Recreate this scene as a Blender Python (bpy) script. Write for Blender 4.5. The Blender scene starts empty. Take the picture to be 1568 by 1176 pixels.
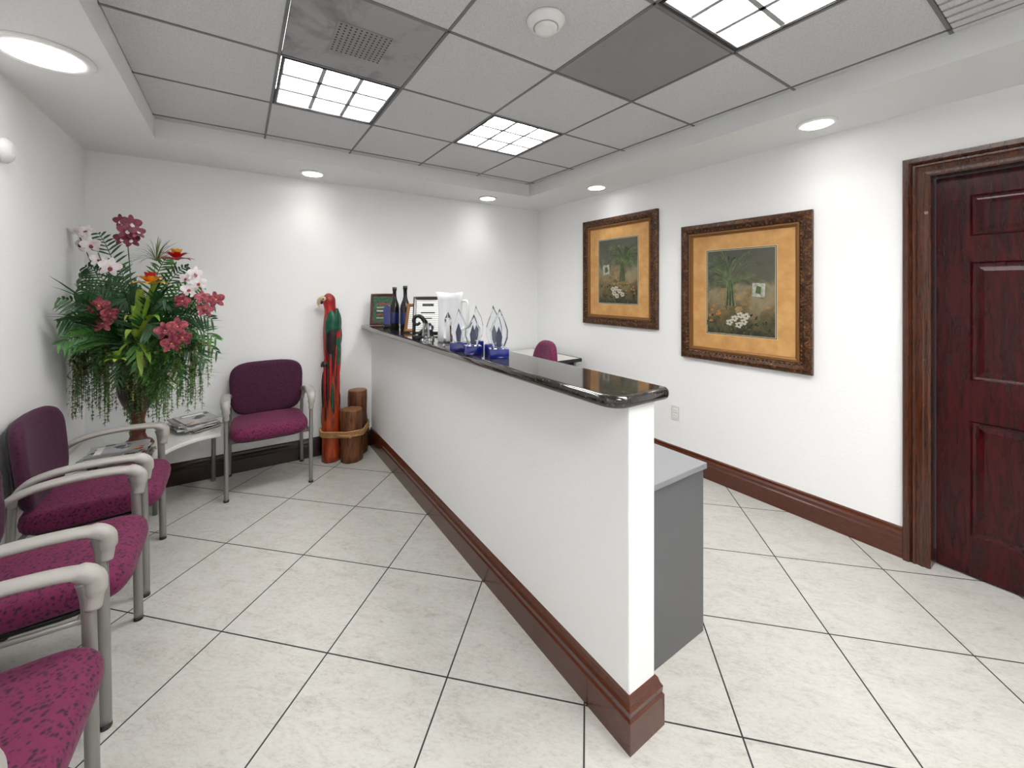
import bpy, bmesh, math, random
from mathutils import Vector, Matrix, noise
random.seed(7)
S=bpy.context.scene
S.view_settings.view_transform='Standard'
try: S.view_settings.look='None'
except Exception: pass

# ------------------------------------------------------------ dimensions
XL,XR,YB,YF=-0.87,3.00,3.84,-2.3
HS,HC=2.39,2.511
SXL,SXR,SYB,SYF=-0.436,2.47,3.30,-1.85
PITCH,GX,GY=0.568,0.152,2.649
CT=1.12

# ------------------------------------------------------------ node helpers
class N:
    def __init__(s,name):
        s.m=bpy.data.materials.new(name); s.m.use_nodes=True
        s.t=s.m.node_tree; s.b=s.t.nodes['Principled BSDF']; s.out=s.t.nodes['Material Output']
    def n(s,typ,**k):
        x=s.t.nodes.new(typ)
        for a,b in k.items(): setattr(x,a,b)
        return x
    def l(s,a,b): s.t.links.new(a,b)
    def set(s,**k):
        for a,b in k.items():
            key={'color':'Base Color','rough':'Roughness','metal':'Metallic','trans':'Transmission Weight','ior':'IOR','coat':'Coat Weight','spec':'Specular IOR Level','sheen':'Sheen Weight','sub':'Subsurface Weight'}[a]
            if a=='color': b=(*b,1)
            s.b.inputs[key].default_value=b
        return s
    def math(s,op,a,b=None,clamp=False):
        x=s.n('ShaderNodeMath',operation=op); x.use_clamp=clamp
        for i,v in enumerate((a,b)):
            if v is None: continue
            if isinstance(v,(int,float)): x.inputs[i].default_value=v
            else: s.l(v,x.inputs[i])
        return x.outputs[0]
    def coord(s,kind='Object',scale=(1,1,1),rot=(0,0,0),loc=(0,0,0)):
        tc=s.n('ShaderNodeTexCoord'); mp=s.n('ShaderNodeMapping')
        mp.inputs['Scale'].default_value=scale; mp.inputs['Rotation'].default_value=rot; mp.inputs['Location'].default_value=loc
        s.l(tc.outputs[kind],mp.inputs[0]); return mp.outputs[0]
    def noise(s,vec,scale,detail=4,rough=.5,dist=0):
        x=s.n('ShaderNodeTexNoise'); x.inputs['Scale'].default_value=scale; x.inputs['Detail'].default_value=detail
        x.inputs['Roughness'].default_value=rough; x.inputs['Distortion'].default_value=dist
        s.l(vec,x.inputs['Vector']); return x.outputs['Fac']
    def ramp(s,fac,stops):
        r=s.n('ShaderNodeValToRGB'); e=r.color_ramp.elements
        while len(e)<len(stops): e.new(.5)
        for i,(p,c) in enumerate(stops):
            e[i].position=p; e[i].color=(*c,1)
        s.l(fac,r.inputs[0]); return r.outputs[0]
    def bump(s,h,strength=.3,dist=.01):
        b=s.n('ShaderNodeBump'); b.inputs['Strength'].default_value=strength; b.inputs['Distance'].default_value=dist
        s.l(h,b.inputs['Height']); s.l(b.outputs[0],s.b.inputs['Normal'])
    def col(s,c): s.l(c,s.b.inputs['Base Color'])

def plain(name,c,rough=.5,metal=0,**k):
    m=N(name).set(color=c,rough=rough,metal=metal,**k); return m.m
def mottled(name,c1,c2,scale=20,rough=.5,bump=0,metal=0,stretch=(1,1,1),p=(.35,.65),**k):
    m=N(name).set(rough=rough,metal=metal,**k); v=m.coord(scale=stretch)
    f=m.noise(v,scale,5,.6); m.col(m.ramp(f,[(p[0],c1),(p[1],c2)]))
    if bump: m.bump(f,bump,.005)
    return m.m

# walls
def wall_mat(name,c,b=.22):
    m=N(name).set(color=c,rough=.65); v=m.coord()
    f=m.noise(v,75,3,.55); m.bump(f,b,.004); return m.m
M_wall=wall_mat('wall_paint',(.88,.885,.885))
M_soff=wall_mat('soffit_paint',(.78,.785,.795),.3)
# floor
def floor_mat():
    m=N('porcelain_tile'); tc=m.n('ShaderNodeTexCoord'); sp=m.n('ShaderNodeSeparateXYZ'); m.l(tc.outputs['Object'],sp.inputs[0])
    x=m.math('SUBTRACT',sp.outputs[0],.294); y=m.math('SUBTRACT',sp.outputs[1],1.732)
    k=2**-.5/.5025
    u=m.math('MULTIPLY',m.math('SUBTRACT',x,y),k); w=m.math('MULTIPLY',m.math('ADD',x,y),k)
    fu=m.math('FRACT',m.math('ADD',u,40)); fw=m.math('FRACT',m.math('ADD',w,40))
    def edge(f): return m.math('MINIMUM',f,m.math('SUBTRACT',1,f))
    e=m.math('MINIMUM',edge(fu),edge(fw))
    g=m.math('LESS_THAN',e,.0058)
    iu=m.math('FLOOR',u); iw=m.math('FLOOR',w)
    cb=m.n('ShaderNodeCombineXYZ'); m.l(iu,cb.inputs[0]); m.l(iw,cb.inputs[1])
    wn=m.n('ShaderNodeTexWhiteNoise'); m.l(cb.outputs[0],wn.inputs['Vector'])
    cc=m.n('ShaderNodeCombineXYZ'); m.l(m.math('MULTIPLY',u,.62),cc.inputs[0]); m.l(m.math('MULTIPLY',w,1.35),cc.inputs[1]); m.l(m.math('MULTIPLY',wn.outputs['Value'],30),cc.inputs[2])
    n1=m.noise(cc.outputs[0],6.0,9,.74,.8); n2=m.noise(cc.outputs[0],34,8,.82,.4)
    mixn=m.math('ADD',m.math('MULTIPLY',n1,.45),m.math('MULTIPLY',n2,.55))
    c=m.ramp(mixn,[(.36,(.31,.295,.265)),(.44,(.415,.40,.37)),(.51,(.475,.465,.435)),(.62,(.52,.51,.485))])
    mx=m.n('ShaderNodeMix',data_type='RGBA'); m.l(g,mx.inputs[0]); m.l(c,mx.inputs[6]); mx.inputs[7].default_value=(.02,.02,.02,1)
    m.col(mx.outputs[2])
    m.l(m.math('ADD',m.math('MULTIPLY',g,.5),.36),m.b.inputs['Roughness'])
    m.bump(m.math('SUBTRACT',1,g),.3,.002); return m.m
M_floor=floor_mat()
def tile_mat():
    m=N('ceiling_tile').set(rough=.9); v=m.coord(); f=m.noise(v,160,2,.6)
    m.col(m.ramp(f,[(.3,(.53,.535,.55)),(.6,(.63,.635,.65))])); m.bump(f,.4,.003); return m.m
M_ctile=tile_mat()
M_grid=plain('ceiling_t_bar',(.17,.17,.18),.5)
M_black=plain('black_metal',(.01,.01,.01),.4)
M_whitep=plain('white_enamel',(.85,.85,.85),.35)
M_louv=plain('fixture_louver_blade',(.36,.36,.37),.4)
def perf_mat(name,base,stain):
    m=N(name).set(rough=.6,metal=.1); v=m.coord(scale=(50,50,50))
    vo=m.n('ShaderNodeTexVoronoi'); vo.inputs['Randomness'].default_value=0; vo.inputs['Scale'].default_value=1; m.l(v,vo.inputs['Vector'])
    h=m.math('LESS_THAN',vo.outputs['Distance'],.34)
    v2=m.coord(); n=m.noise(v2,5,4,.6,.5)
    c=m.ramp(n,[(.3,tuple(x*stain for x in base)),(.5,base)])
    mx=m.n('ShaderNodeMix',data_type='RGBA'); m.l(h,mx.inputs[0]); m.l(c,mx.inputs[6]); mx.inputs[7].default_value=(.012,.012,.012,1); m.col(mx.outputs[2]); return m.m
M_perf1=perf_mat('perforated_metal_dusty',(.34,.34,.35),.5)
M_perf2=perf_mat('perforated_metal',(.27,.27,.28),.9)
def emis(name,c,s):
    m=N(name); m.set(color=c); m.b.inputs['Emission Color'].default_value=(*c,1); m.b.inputs['Emission Strength'].default_value=s; return m.m
M_lens=emis('fluorescent_lens',(1,.99,.97),33)
M_can=emis('downlight_lens',(1,.98,.94),14)
def wood(name,c1,c2,scale=(1,1,1),rough=.25,ns=6,coat=.3,bump=.05,spec=.5):
    m=N(name).set(rough=rough,coat=coat,spec=spec); v=m.coord(scale=scale); f=m.noise(v,ns,6,.6,1.2)
    m.col(m.ramp(f,[(.3,c1),(.7,c2)])); m.bump(f,bump,.003); return m.m
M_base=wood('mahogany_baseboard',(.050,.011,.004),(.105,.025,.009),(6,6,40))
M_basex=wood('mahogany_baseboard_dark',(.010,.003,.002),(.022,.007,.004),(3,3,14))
M_case=wood('door_casing_wood',(.022,.005,.002),(.090,.024,.008),(14,14,1))
M_door=wood('mahogany_door_stain',(.010,.0004,.0009),(.052,.0014,.0032),(7,7,.9),.24,ns=5,coat=.0,bump=0,spec=.32)
def granite():
    m=N('black_granite').set(rough=.08,coat=.5); v=m.coord(); f=m.noise(v,130,6,.75); f2=m.noise(v,45,5,.7)
    s=m.math('ADD',m.math('MULTIPLY',f,.6),m.math('MULTIPLY',f2,.4))
    m.col(m.ramp(s,[(.42,(.006,.006,.007)),(.55,(.028,.024,.021)),(.64,(.20,.17,.14))])); return m.m
M_gran=granite()
def fabric(name,c1,c2):
    m=N(name).set(rough=.85,sheen=.05); v=m.coord(); vo=m.n('ShaderNodeTexVoronoi'); vo.inputs['Scale'].default_value=85
    n=m.noise(v,60,3,.6); m.l(v,vo.inputs['Vector'])
    s=m.math('ADD',m.math('MULTIPLY',vo.outputs['Distance'],.5),m.math('MULTIPLY',n,.7))
    m.col(m.ramp(s,[(.42,c1),(.60,c2)])); m.bump(n,.3,.003); return m.m
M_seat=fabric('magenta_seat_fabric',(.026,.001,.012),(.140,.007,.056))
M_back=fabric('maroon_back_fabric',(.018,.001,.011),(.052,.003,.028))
M_arm=plain('grey_plastic_arm',(.36,.345,.32),.4)
M_leg=plain('silver_leg_paint',(.25,.24,.23),.35,.4)
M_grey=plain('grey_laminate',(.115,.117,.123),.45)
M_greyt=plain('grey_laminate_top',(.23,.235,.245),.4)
M_lam=plain('white_laminate',(.68,.68,.65),.35)

# ------------------------------------------------------------ mesh builder
class MB:
    def __init__(s): s.v=[];s.f=[];s.mi=[];s.sm=[];s.mats=[]
    def m(s,mat):
        if mat not in s.mats: s.mats.append(mat)
        return s.mats.index(mat)
    def add(s,verts,faces,mat,smooth=False):
        o=len(s.v); s.v+= [Vector(p) for p in verts]; i=s.m(mat)
        for f in faces: s.f.append([o+k for k in f]); s.mi.append(i); s.sm.append(smooth)
        return o
    def box(s,x0,x1,y0,y1,z0,z1,mat,T=None):
        v=[Vector((x,y,z)) for z in (z0,z1) for y in (y0,y1) for x in (x0,x1)]
        if T: v=[T(p) for p in v]
        s.add(v,[(0,2,3,1),(4,5,7,6),(0,1,5,4),(2,6,7,3),(0,4,6,2),(1,3,7,5)],mat)
    def tube(s,pts,rad,mat,seg=10,ref=None,smooth=True,cap=True):
        pts=[Vector(p) for p in pts]; n=len(pts); V=[];F=[]
        if not isinstance(rad,(list,tuple)) or (isinstance(rad,tuple) and len(rad)==2): rad=[rad]*n
        r0=Vector(ref) if ref else None; A=None
        for i,p in enumerate(pts):
            t=(pts[min(i+1,n-1)]-pts[max(i-1,0)]).normalized()
            if r0 is not None: A=(r0-t*t.dot(r0)).normalized()
            else:
                if A is None:
                    A=Vector((0,0,1)) if abs(t.z)<.9 else Vector((1,0,0))
                A=(A-t*t.dot(A)).normalized()
            B=t.cross(A); r=rad[i]; ra,rb=(r if isinstance(r,tuple) else (r,r))
            for k in range(seg):
                a=2*math.pi*k/seg; V.append(p+A*ra*math.cos(a)+B*rb*math.sin(a))
        for i in range(n-1):
            for k in range(seg):
                k2=(k+1)%seg; F.append((i*seg+k,i*seg+k2,(i+1)*seg+k2,(i+1)*seg+k))
        s.add(V,F,mat,smooth)
        if cap:
            s.add(V[:seg],[list(range(seg))],mat); s.add(V[-seg:],[list(range(seg))],mat)
    def lathe(s,prof,mat,c=(0,0,0),seg=24,smooth=True,wob=0):
        V=[];F=[];n=len(prof); c=Vector(c)
        for r,z in prof:
            for k in range(seg):
                a=2*math.pi*k/seg; rr=r*(1+wob*math.sin(3*a+z*9)+wob*.6*math.sin(7*a))
                V.append(c+Vector((rr*math.cos(a),rr*math.sin(a),z)))
        for i in range(n-1):
            for k in range(seg):
                k2=(k+1)%seg; F.append((i*seg+k,i*seg+k2,(i+1)*seg+k2,(i+1)*seg+k))
        s.add(V,F,mat,smooth)
        s.add(V[:seg],[list(range(seg))],mat); s.add(V[-seg:],[list(range(seg))],mat)
    def ell(s,c,r,mat,R=None,seg=14,rings=9):
        V=[];F=[];c=Vector(c)
        for i in range(rings+1):
            ph=math.pi*i/rings
            for k in range(seg):
                a=2*math.pi*k/seg
                p=Vector((r[0]*math.sin(ph)*math.cos(a),r[1]*math.sin(ph)*math.sin(a),r[2]*math.cos(ph)))
                if R: p=R@p
                V.append(c+p)
        for i in range(rings):
            for k in range(seg):
                k2=(k+1)%seg; F.append((i*seg+k,(i+1)*seg+k,(i+1)*seg+k2,i*seg+k2))
        s.add(V,F,mat,True)
    def slab(s,out,z0,z1,r,mat,n=4,T=None,smooth=True):
        rings=[]
        for k in range(n+1):
            a=math.pi/2*k/n; rings.append((r*(1-math.sin(a)),z0+r*(1-math.cos(a))))
        for k in range(n+1):
            a=math.pi/2*k/n; rings.append((r*(1-math.cos(a)),z1-r*(1-math.sin(a))))
        V=[];F=[];m=len(out)
        for d,z in rings:
            V+= [Vector((x,y,z)) for x,y in offset(out,d,True)]
        if T: V=[T(p) for p in V]
        for i in range(len(rings)-1):
            for k in range(m):
                k2=(k+1)%m; F.append((i*m+k,i*m+k2,(i+1)*m+k2,(i+1)*m+k))
        s.add(V,F,mat,smooth)
        s.add(V[:m],[list(range(m))],mat); s.add(V[-m:],[list(range(m))],mat)
    def pillow(s,out,th,er,dome,mat,T,n=6):
        rings=[(0.0,-th/2),(.35,-th/2),(.7,-th/2),(1-er*1.5,-th/2)]
        for k in range(n+1):
            a=-math.pi/2+math.pi*k/n; rings.append((1-er*(1-math.cos(a)),th/2*math.sin(a)))
        rings+=[(1-er*1.6,th/2),(.7,th/2),(.45,th/2),(.2,th/2),(0.0,th/2)]
        rings=[(q,z+(dome*(1-q*q) if z>0 else 0)) for q,z in rings]
        V=[];F=[];m=len(out)
        for q,z in rings: V+=[T(Vector((x*q,y*q,z))) for x,y in out]
        for i in range(len(rings)-1):
            for k in range(m):
                k2=(k+1)%m; F.append((i*m+k,i*m+k2,(i+1)*m+k2,(i+1)*m+k))
        s.add(V,F,mat,True)
    def sweep(s,path,prof,mat,T,closed=False,smooth=False):
        V=[];F=[];m=len(path);q=len(prof)
        for d,w in prof:
            V+=[T(Vector((x,y,w))) for x,y in offset(path,d,closed)]
        for i in range(q-1):
            for k in range(m if closed else m-1):
                k2=(k+1)%m; F.append((i*m+k,i*m+k2,(i+1)*m+k2,(i+1)*m+k))
        s.add(V,F,mat,smooth)
        if not closed:
            for e in (0,m-1): s.add([V[i*m+e] for i in range(q)],[list(range(q))],mat)
    def obj(s,name,loc=(0,0,0),rot=0,bevel=0,weld=True,recalc=True):
        me=bpy.data.meshes.new(name); me.from_pydata([tuple(p) for p in s.v],[],s.f)
        for mt in s.mats: me.materials.append(mt)
        for p,i,sm in zip(me.polygons,s.mi,s.sm): p.material_index=i; p.use_smooth=sm
        bm=bmesh.new(); bm.from_mesh(me)
        if weld: bmesh.ops.remove_doubles(bm,verts=bm.verts,dist=1e-5)
        if recalc: bmesh.ops.recalc_face_normals(bm,faces=bm.faces)
        bm.to_mesh(me); bm.free()
        o=bpy.data.objects.new(name,me); S.collection.objects.link(o)
        o.location=loc; o.rotation_euler=(0,0,rot)
        if bevel:
            b=o.modifiers.new('bevel','BEVEL'); b.width=bevel; b.segments=2; b.limit_method='ANGLE'; b.angle_limit=math.radians(40)
        return o
def offset(pts,d,closed):
    n=len(pts); out=[]
    for i in range(n):
        p=Vector(pts[i])
        a=Vector(pts[i-1]) if (closed or i>0) else None
        b=Vector(pts[(i+1)%n]) if (closed or i<n-1) else None
        nn=[]
        if a is not None and (p-a).length>1e-9: t=(p-a).normalized(); nn.append(Vector((-t.y,t.x)))
        if b is not None and (b-p).length>1e-9: t=(b-p).normalized(); nn.append(Vector((-t.y,t.x)))
        if len(nn)==2:
            m=nn[0]+nn[1]; m=m/max(.2,m.length_squared)*2 if m.length>1e-6 else nn[0]
        else: m=nn[0]
        q=p+m*d; out.append((q.x,q.y))
    return out
def smoothpts(P,n=6):
    P=[Vector(p) for p in P]; out=[]
    for i in range(len(P)-1):
        a=P[max(i-1,0)];b=P[i];c=P[i+1];d=P[min(i+2,len(P)-1)]
        for k in range(n):
            t=k/n; out.append(.5*((2*b)+(c-a)*t+(2*a-5*b+4*c-d)*t*t+(3*b-a-3*c+d)*t**3))
    out.append(P[-1]); return out
def rrect(x0,x1,y0,y1,rs,n=6):
    out=[]
    for (cx,cy,sx,sy,r,a0) in ((x0,y0,1,1,rs[0],180),(x1,y0,-1,1,rs[1],270),(x1,y1,-1,-1,rs[2],0),(x0,y1,1,-1,rs[3],90)):
        if r<=0: out.append((cx,cy)); continue
        for k in range(n+1):
            a=math.radians(a0+90*k/n); out.append((cx+sx*r+r*math.cos(a),cy+sy*r+r*math.sin(a)))
    return out

# ------------------------------------------------------------ room shell
b=MB(); b.box(XL-.15,XR+.25,YF-.15,YB+.15,-.1,0,M_floor); b.obj('floor')
b=MB(); b.box(XL-.15,XL,YF-.15,YB+.15,0,2.8,M_wall); b.obj('wall_left')
b=MB(); b.box(XL,XR,YB,YB+.15,0,2.8,M_wall); b.obj('wall_back')
b=MB(); b.box(XL,XR,YF-.15,YF,0,2.8,M_wall); b.obj('wall_front')
b=MB(); b.box(XR,XR+.2,.55,YB+.15,0,2.8,M_wall); b.box(XR,XR+.2,YF-.15,-.30,0,2.8,M_wall); b.box(XR,XR+.2,-.30,.55,2.06,2.8,M_wall); b.obj('wall_right')
b=MB(); b.box(1.033,1.161,.851,YB,0,1.08,M_wall); b.obj('wall_counter',bevel=.006)
b=MB()
b.box(XL,SXL,YF,YB,HS,2.7,M_soff); b.box(SXL,SXR,SYB,YB,HS,2.7,M_soff); b.box(SXR,XR,YF,YB,HS,2.7,M_soff); b.box(SXL,SXR,YF,SYF,HS,2.7,M_soff)
b.obj('ceiling_soffit')
fixt=[(0,0,1),(2,0,1),(2,3,2),(0,5,2),(2,6,1)]  # last two panels are added out of view to brighten the room
vent={(0,1):M_perf1,(2,2):M_perf2}
skip=set(vent)|{(3,4)}
for c,r,n in fixt:
    for k in range(n): skip.add((c,r+k))
gx=[SXL,GX]+[GX+PITCH*k for k in range(1,5)]+[SXR]
gy=[SYB,GY+PITCH]+[GY-PITCH*m for m in range(0,8)]+[SYF]
b=MB()
for i in range(len(gx)-1):
    for j in range(len(gy)-1):
        col=i-1; row=j-2
        if (col,row) in skip: continue
        x0,x1,y1,y0=gx[i],gx[i+1],gy[j],gy[j+1]
        if y1-y0<.004: continue
        g=.004
        b.box(x0+g,x1-g,y0+g,y1-g,HC,HC+.02,M_ctile)
b.box(SXL,SXR,SYF,SYB,HC+.17,HC+.2,M_black)
b.obj('ceiling')
b=MB(); w=.0065
for x in gx[1:-1]: b.box(x-w,x+w,SYF,SYB,HC-.003,HC+.015,M_grid)
for y in gy[1:-1]: b.box(SXL,SXR,y-w,y+w,HC-.003,HC+.015,M_grid)
b.obj('ceiling_grid')
def troffer(c,r,n):
    x0=GX+PITCH*c; x1=x0+PITCH; y1=GY-PITCH*r; y0=y1-PITCH*n
    b=MB(); o=.012
    X0,X1,Y0,Y1=x0+o,x1-o,y0+o,y1-o; z0=HC-.004
    f=.010
    for bx in ((X0,X1,Y0,Y0+f),(X0,X1,Y1-f,Y1),(X0,X0+f,Y0+f,Y1-f),(X1-f,X1,Y0+f,Y1-f)): b.box(*bx,z0,HC+.01,M_black)
    X0+=f;X1-=f;Y0+=f;Y1-=f
    t=.006
    for bx in ((X0,X1,Y0,Y0+t),(X0,X1,Y1-t,Y1),(X0,X0+t,Y0,Y1),(X1-t,X1,Y0,Y1)): b.box(*bx,HC,HC+.075,M_louv)
    b.box(X0,X1,Y0,Y1,HC+.075,HC+.08,M_lens)
    for k in range(1,3):
        x=X0+(X1-X0)*k/3; b.box(x-.010,x+.010,Y0,Y1,HC+.004,HC+.030,M_louv)
    nn=3*n
    for k in range(1,nn):
        y=Y0+(Y1-Y0)*k/nn; b.box(X0,X1,y-.010,y+.010,HC+.004,HC+.030,M_louv)
    b.obj('ceiling_light_panel')
for q in fixt: troffer(*q)
for (c,r),mt in vent.items():
    x0=GX+PITCH*c; y1=GY-PITCH*r; b=MB()
    b.box(x0+.01,x0+PITCH-.01,y1-PITCH+.01,y1-.01,HC-.002,HC+.012,mt)
    if c==0:
        cx,cy=x0+PITCH/2,y1-PITCH/2
        b.box(cx-.11,cx+.11,cy-.11,cy+.11,HC-.006,HC,M_perf2)
    b.obj('ceiling_air_vent',bevel=.002)
b=MB(); x0=GX+PITCH*3; y1=GY-PITCH*4
b.box(x0+.01,x0+PITCH-.01,y1-PITCH+.01,y1-.01,HC+.012,HC+.02,M_black)
for k in range(9):
    xx=x0+.02+k*.062; b.box(xx,xx+.045,y1-PITCH+.01,y1-.01,HC-.004,HC+.01,M_ctile)
b.obj('slotted_air_grille')
def downlight(x,y,e=7.5,R=.095):
    b=MB(); prof=[(R*.72,HS-.001),(R*.78,HS-.012),(R*.95,HS-.012),(R,HS-.006),(R,HS+.001)]
    b.lathe(prof[::-1],M_whitep,(x,y,0),32)
    b.lathe([(R*.74,HS-.006),(R*.74,HS-.0135),(.01,HS-.0135)],M_can,(x,y,0),32)
    b.obj('recessed_downlight')
    L=bpy.data.lights.new('downlight_lamp','SPOT'); L.energy=e; L.spot_size=math.radians(130); L.spot_blend=1; L.shadow_soft_size=.08; L.color=(1,.98,.94)
    o=bpy.data.objects.new('downlight_lamp',L); o.location=(x,y,HS-.03); S.collection.objects.link(o)
for p in ((.497,3.587),(2.14,3.57),(2.75,2.639),(2.73,.936),(2.73,-.8),(-.655,.7)): downlight(*p)
downlight(-.650,2.36,R=.15)
b=MB(); b.lathe([(.075,HC-.001),(.075,HC-.01),(.06,HC-.03),(.045,HC-.033),(.043,HC-.045),(.02,HC-.048)],M_whitep,(1.009,1.238,0),32)
b.lathe([(.05,HC-.029),(.05,HC-.034),(.044,HC-.034)],plain('detector_slot',(.4,.4,.4)),(1.009,1.238,0),32)
b.obj('smoke_detector')
T=lambda p: Vector((XL+p.z,2.70+p.x,2.06+p.y))
V=MB(); V.lathe([(.055,0),(.055,.012),(.042,.028),(.02,.035)],M_soff,(0,0,0),28)
V.v=[T(p) for p in V.v]; V.obj('wall_alarm_dome')

# baseboards
BP=[(0,0),(.022,0),(.022,.10),(.017,.108),(.019,.128),(.012,.14),(.007,.155),(0,.162)]
TB=lambda p:p
def bb(name,paths,mat):
    b=MB()
    for p in paths: b.sweep(p,BP,mat,TB)
    b.obj(name)
bb('baseboard_right',[[(XR,.634),(XR,YB)],[(XR,YF),(XR,-.385)]],M_base)
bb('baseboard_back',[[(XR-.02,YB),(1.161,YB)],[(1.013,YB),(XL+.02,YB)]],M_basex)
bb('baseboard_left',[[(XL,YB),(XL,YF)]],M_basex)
bb('baseboard_counter',[[(1.161,.96),(1.161,.851),(1.033,.851),(1.033,YB-.0)]],M_base)

# door
b=MB()
TD=lambda p: Vector((XR-p.z,-p.x,p.y))
CP=[(0,-.10),(0,.012),(.008,.02),(.022,.018),(.028,.024),(.05,.018),(.056,.026),(.064,.026),(.07,.02),(.08,.034),(.1,.034),(.104,.028),(.104,-.0)]
b.sweep([(-.53,0),(-.53,2.035),(.28,2.035),(.28,0)],CP,M_case,TD)
b.obj('door_frame_1')
b=MB(); XD=3.07
def dbox(y0,y1,z0,z1,x0,x1,m=M_door): b.box(x0,x1,y0,y1,z0,z1,m)
dbox(-.275,-.16,.01,2.03,XD,XD+.04); dbox(.41,.525,.01,2.03,XD,XD+.04); dbox(.075,.175,.01,2.03,XD,XD+.04)
rails=[(.01,.207),(.79,.987),(1.59,1.713),(1.926,2.03)]
for z0,z1 in rails:
    dbox(-.16,.075,z0,z1,XD,XD+.04); dbox(.175,.41,z0,z1,XD,XD+.04)
for y0,y1 in ((-.16,.075),(.175,.41)):
    for z0,z1 in ((.207,.79),(.987,1.59),(1.713,1.926)):
        TT=lambda p: Vector((XD+.04-p.z,-p.x,p.y))
        path=[(-y1,z0),(-y0,z0),(-y0,z1),(-y1,z1)]
        b.sweep(path,[(0,.04),(.004,.040),(.012,.03),(.022,.026),(.03,.027),(.05,.034)],M_door,TT,closed=True)
        b.add([TT(Vector((x,y,.034))) for x,y in offset(path,.05,True)],[(0,1,2,3)],M_door)
kn=plain('brass_knob',(.5,.35,.12),.25,1)
b.tube([(XD,-.21,.95),(XD-.03,-.21,.95)],.012,kn); b.ell((XD-.05,-.21,.95),(.026,.03,.03),kn)
b.obj('door_1')

b=MB(); b.slab(rrect(.94,1.218,.822,YB-.001,(.075,.03,0,0),8),1.08,CT,.017,M_gran,5)
b.obj('granite_counter_top')

b=MB(); b.box(XR-.006,XR,1.965,2.035,.375,.49,M_lam)
for z in (.41,.455):
    b.box(XR-.009,XR-.005,1.98,2.02,z-.014,z+.014,M_whitep)
    b.box(XR-.0095,XR-.0085,1.99,1.993,z-.006,z+.006,M_black); b.box(XR-.0095,XR-.0085,2.007,2.010,z-.006,z+.006,M_black)
b.obj('wall_outlet',bevel=.0015)

# desks
b=MB()
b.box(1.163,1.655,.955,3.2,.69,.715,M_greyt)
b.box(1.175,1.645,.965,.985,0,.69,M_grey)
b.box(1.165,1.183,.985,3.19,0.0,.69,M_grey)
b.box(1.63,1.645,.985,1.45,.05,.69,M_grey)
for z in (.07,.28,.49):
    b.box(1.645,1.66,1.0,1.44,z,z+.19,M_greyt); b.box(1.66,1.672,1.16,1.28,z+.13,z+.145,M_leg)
b.box(1.20,1.645,1.44,1.455,0,.69,M_grey); b.box(1.20,1.645,3.17,3.19,0,.69,M_grey)
b.obj('grey_reception_desk',bevel=.003)
b=MB()
b.box(1.95,2.90,3.0,3.80,.715,.745,M_lam); b.box(1.95,2.90,2.992,3.0,.712,.748,M_black); b.box(2.90,2.908,2.992,3.8,.712,.748,M_black)
b.box(1.97,2.0,3.05,3.75,0,.715,M_grey); b.box(2.85,2.88,3.05,3.75,0,.715,M_grey); b.box(2.0,2.85,3.7,3.72,.25,.715,M_grey)
b.obj('white_top_office_desk',bevel=.002)

def superell(a,bb_,n,k=40,taper=0):
    out=[]
    for i in range(k):
        t=2*math.pi*i/k; c,s_=math.cos(t),math.sin(t)
        x=a*math.copysign(abs(c)**(2/n),c); y=bb_*math.copysign(abs(s_)**(2/n),s_)
        x*=1+taper*y/bb_; out.append((x,y))
    return out
b=MB()
b.pillow(superell(.2,.24,3,36,-.12),.06,.12,.01,M_seat,lambda p:Vector((p.x,.22-p.z-.9*p.x*p.x+.05*p.y,.785+p.y)))
b.pillow(superell(.24,.23,3.2,36),.08,.12,.01,M_seat,lambda p:Vector((p.x,p.y,.47+p.z)))
b.tube(smoothpts([(0,.05,.42),(0,.2,.42),(0,.27,.5),(0,.25,.7)]),(.03,.008),M_black,ref=(1,0,0))
b.tube([(0,0,.1),(0,0,.43)],.025,M_black)
for k in range(5):
    a=k*2*math.pi/5+.3; c,s_=math.cos(a),math.sin(a)
    b.tube([(0,0,.11),(.15*c,.15*s_,.09),(.27*c,.27*s_,.065)],[.025,.02,.013],M_black)
    b.ell((.27*c,.27*s_,.028),(.028,.028,.028),M_black)
for sx in (-1,1):
    b.tube(smoothpts([(sx*.2,.02,.44),(sx*.28,.02,.46),(sx*.29,.02,.62)]),.014,M_black)
    b.tube([(sx*.29,-.12,.64),(sx*.29,.12,.64)],(.03,.015),M_black,ref=(1,0,0))
b.obj('office_chair',(1.91,2.64,0),math.radians(-103))

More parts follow.
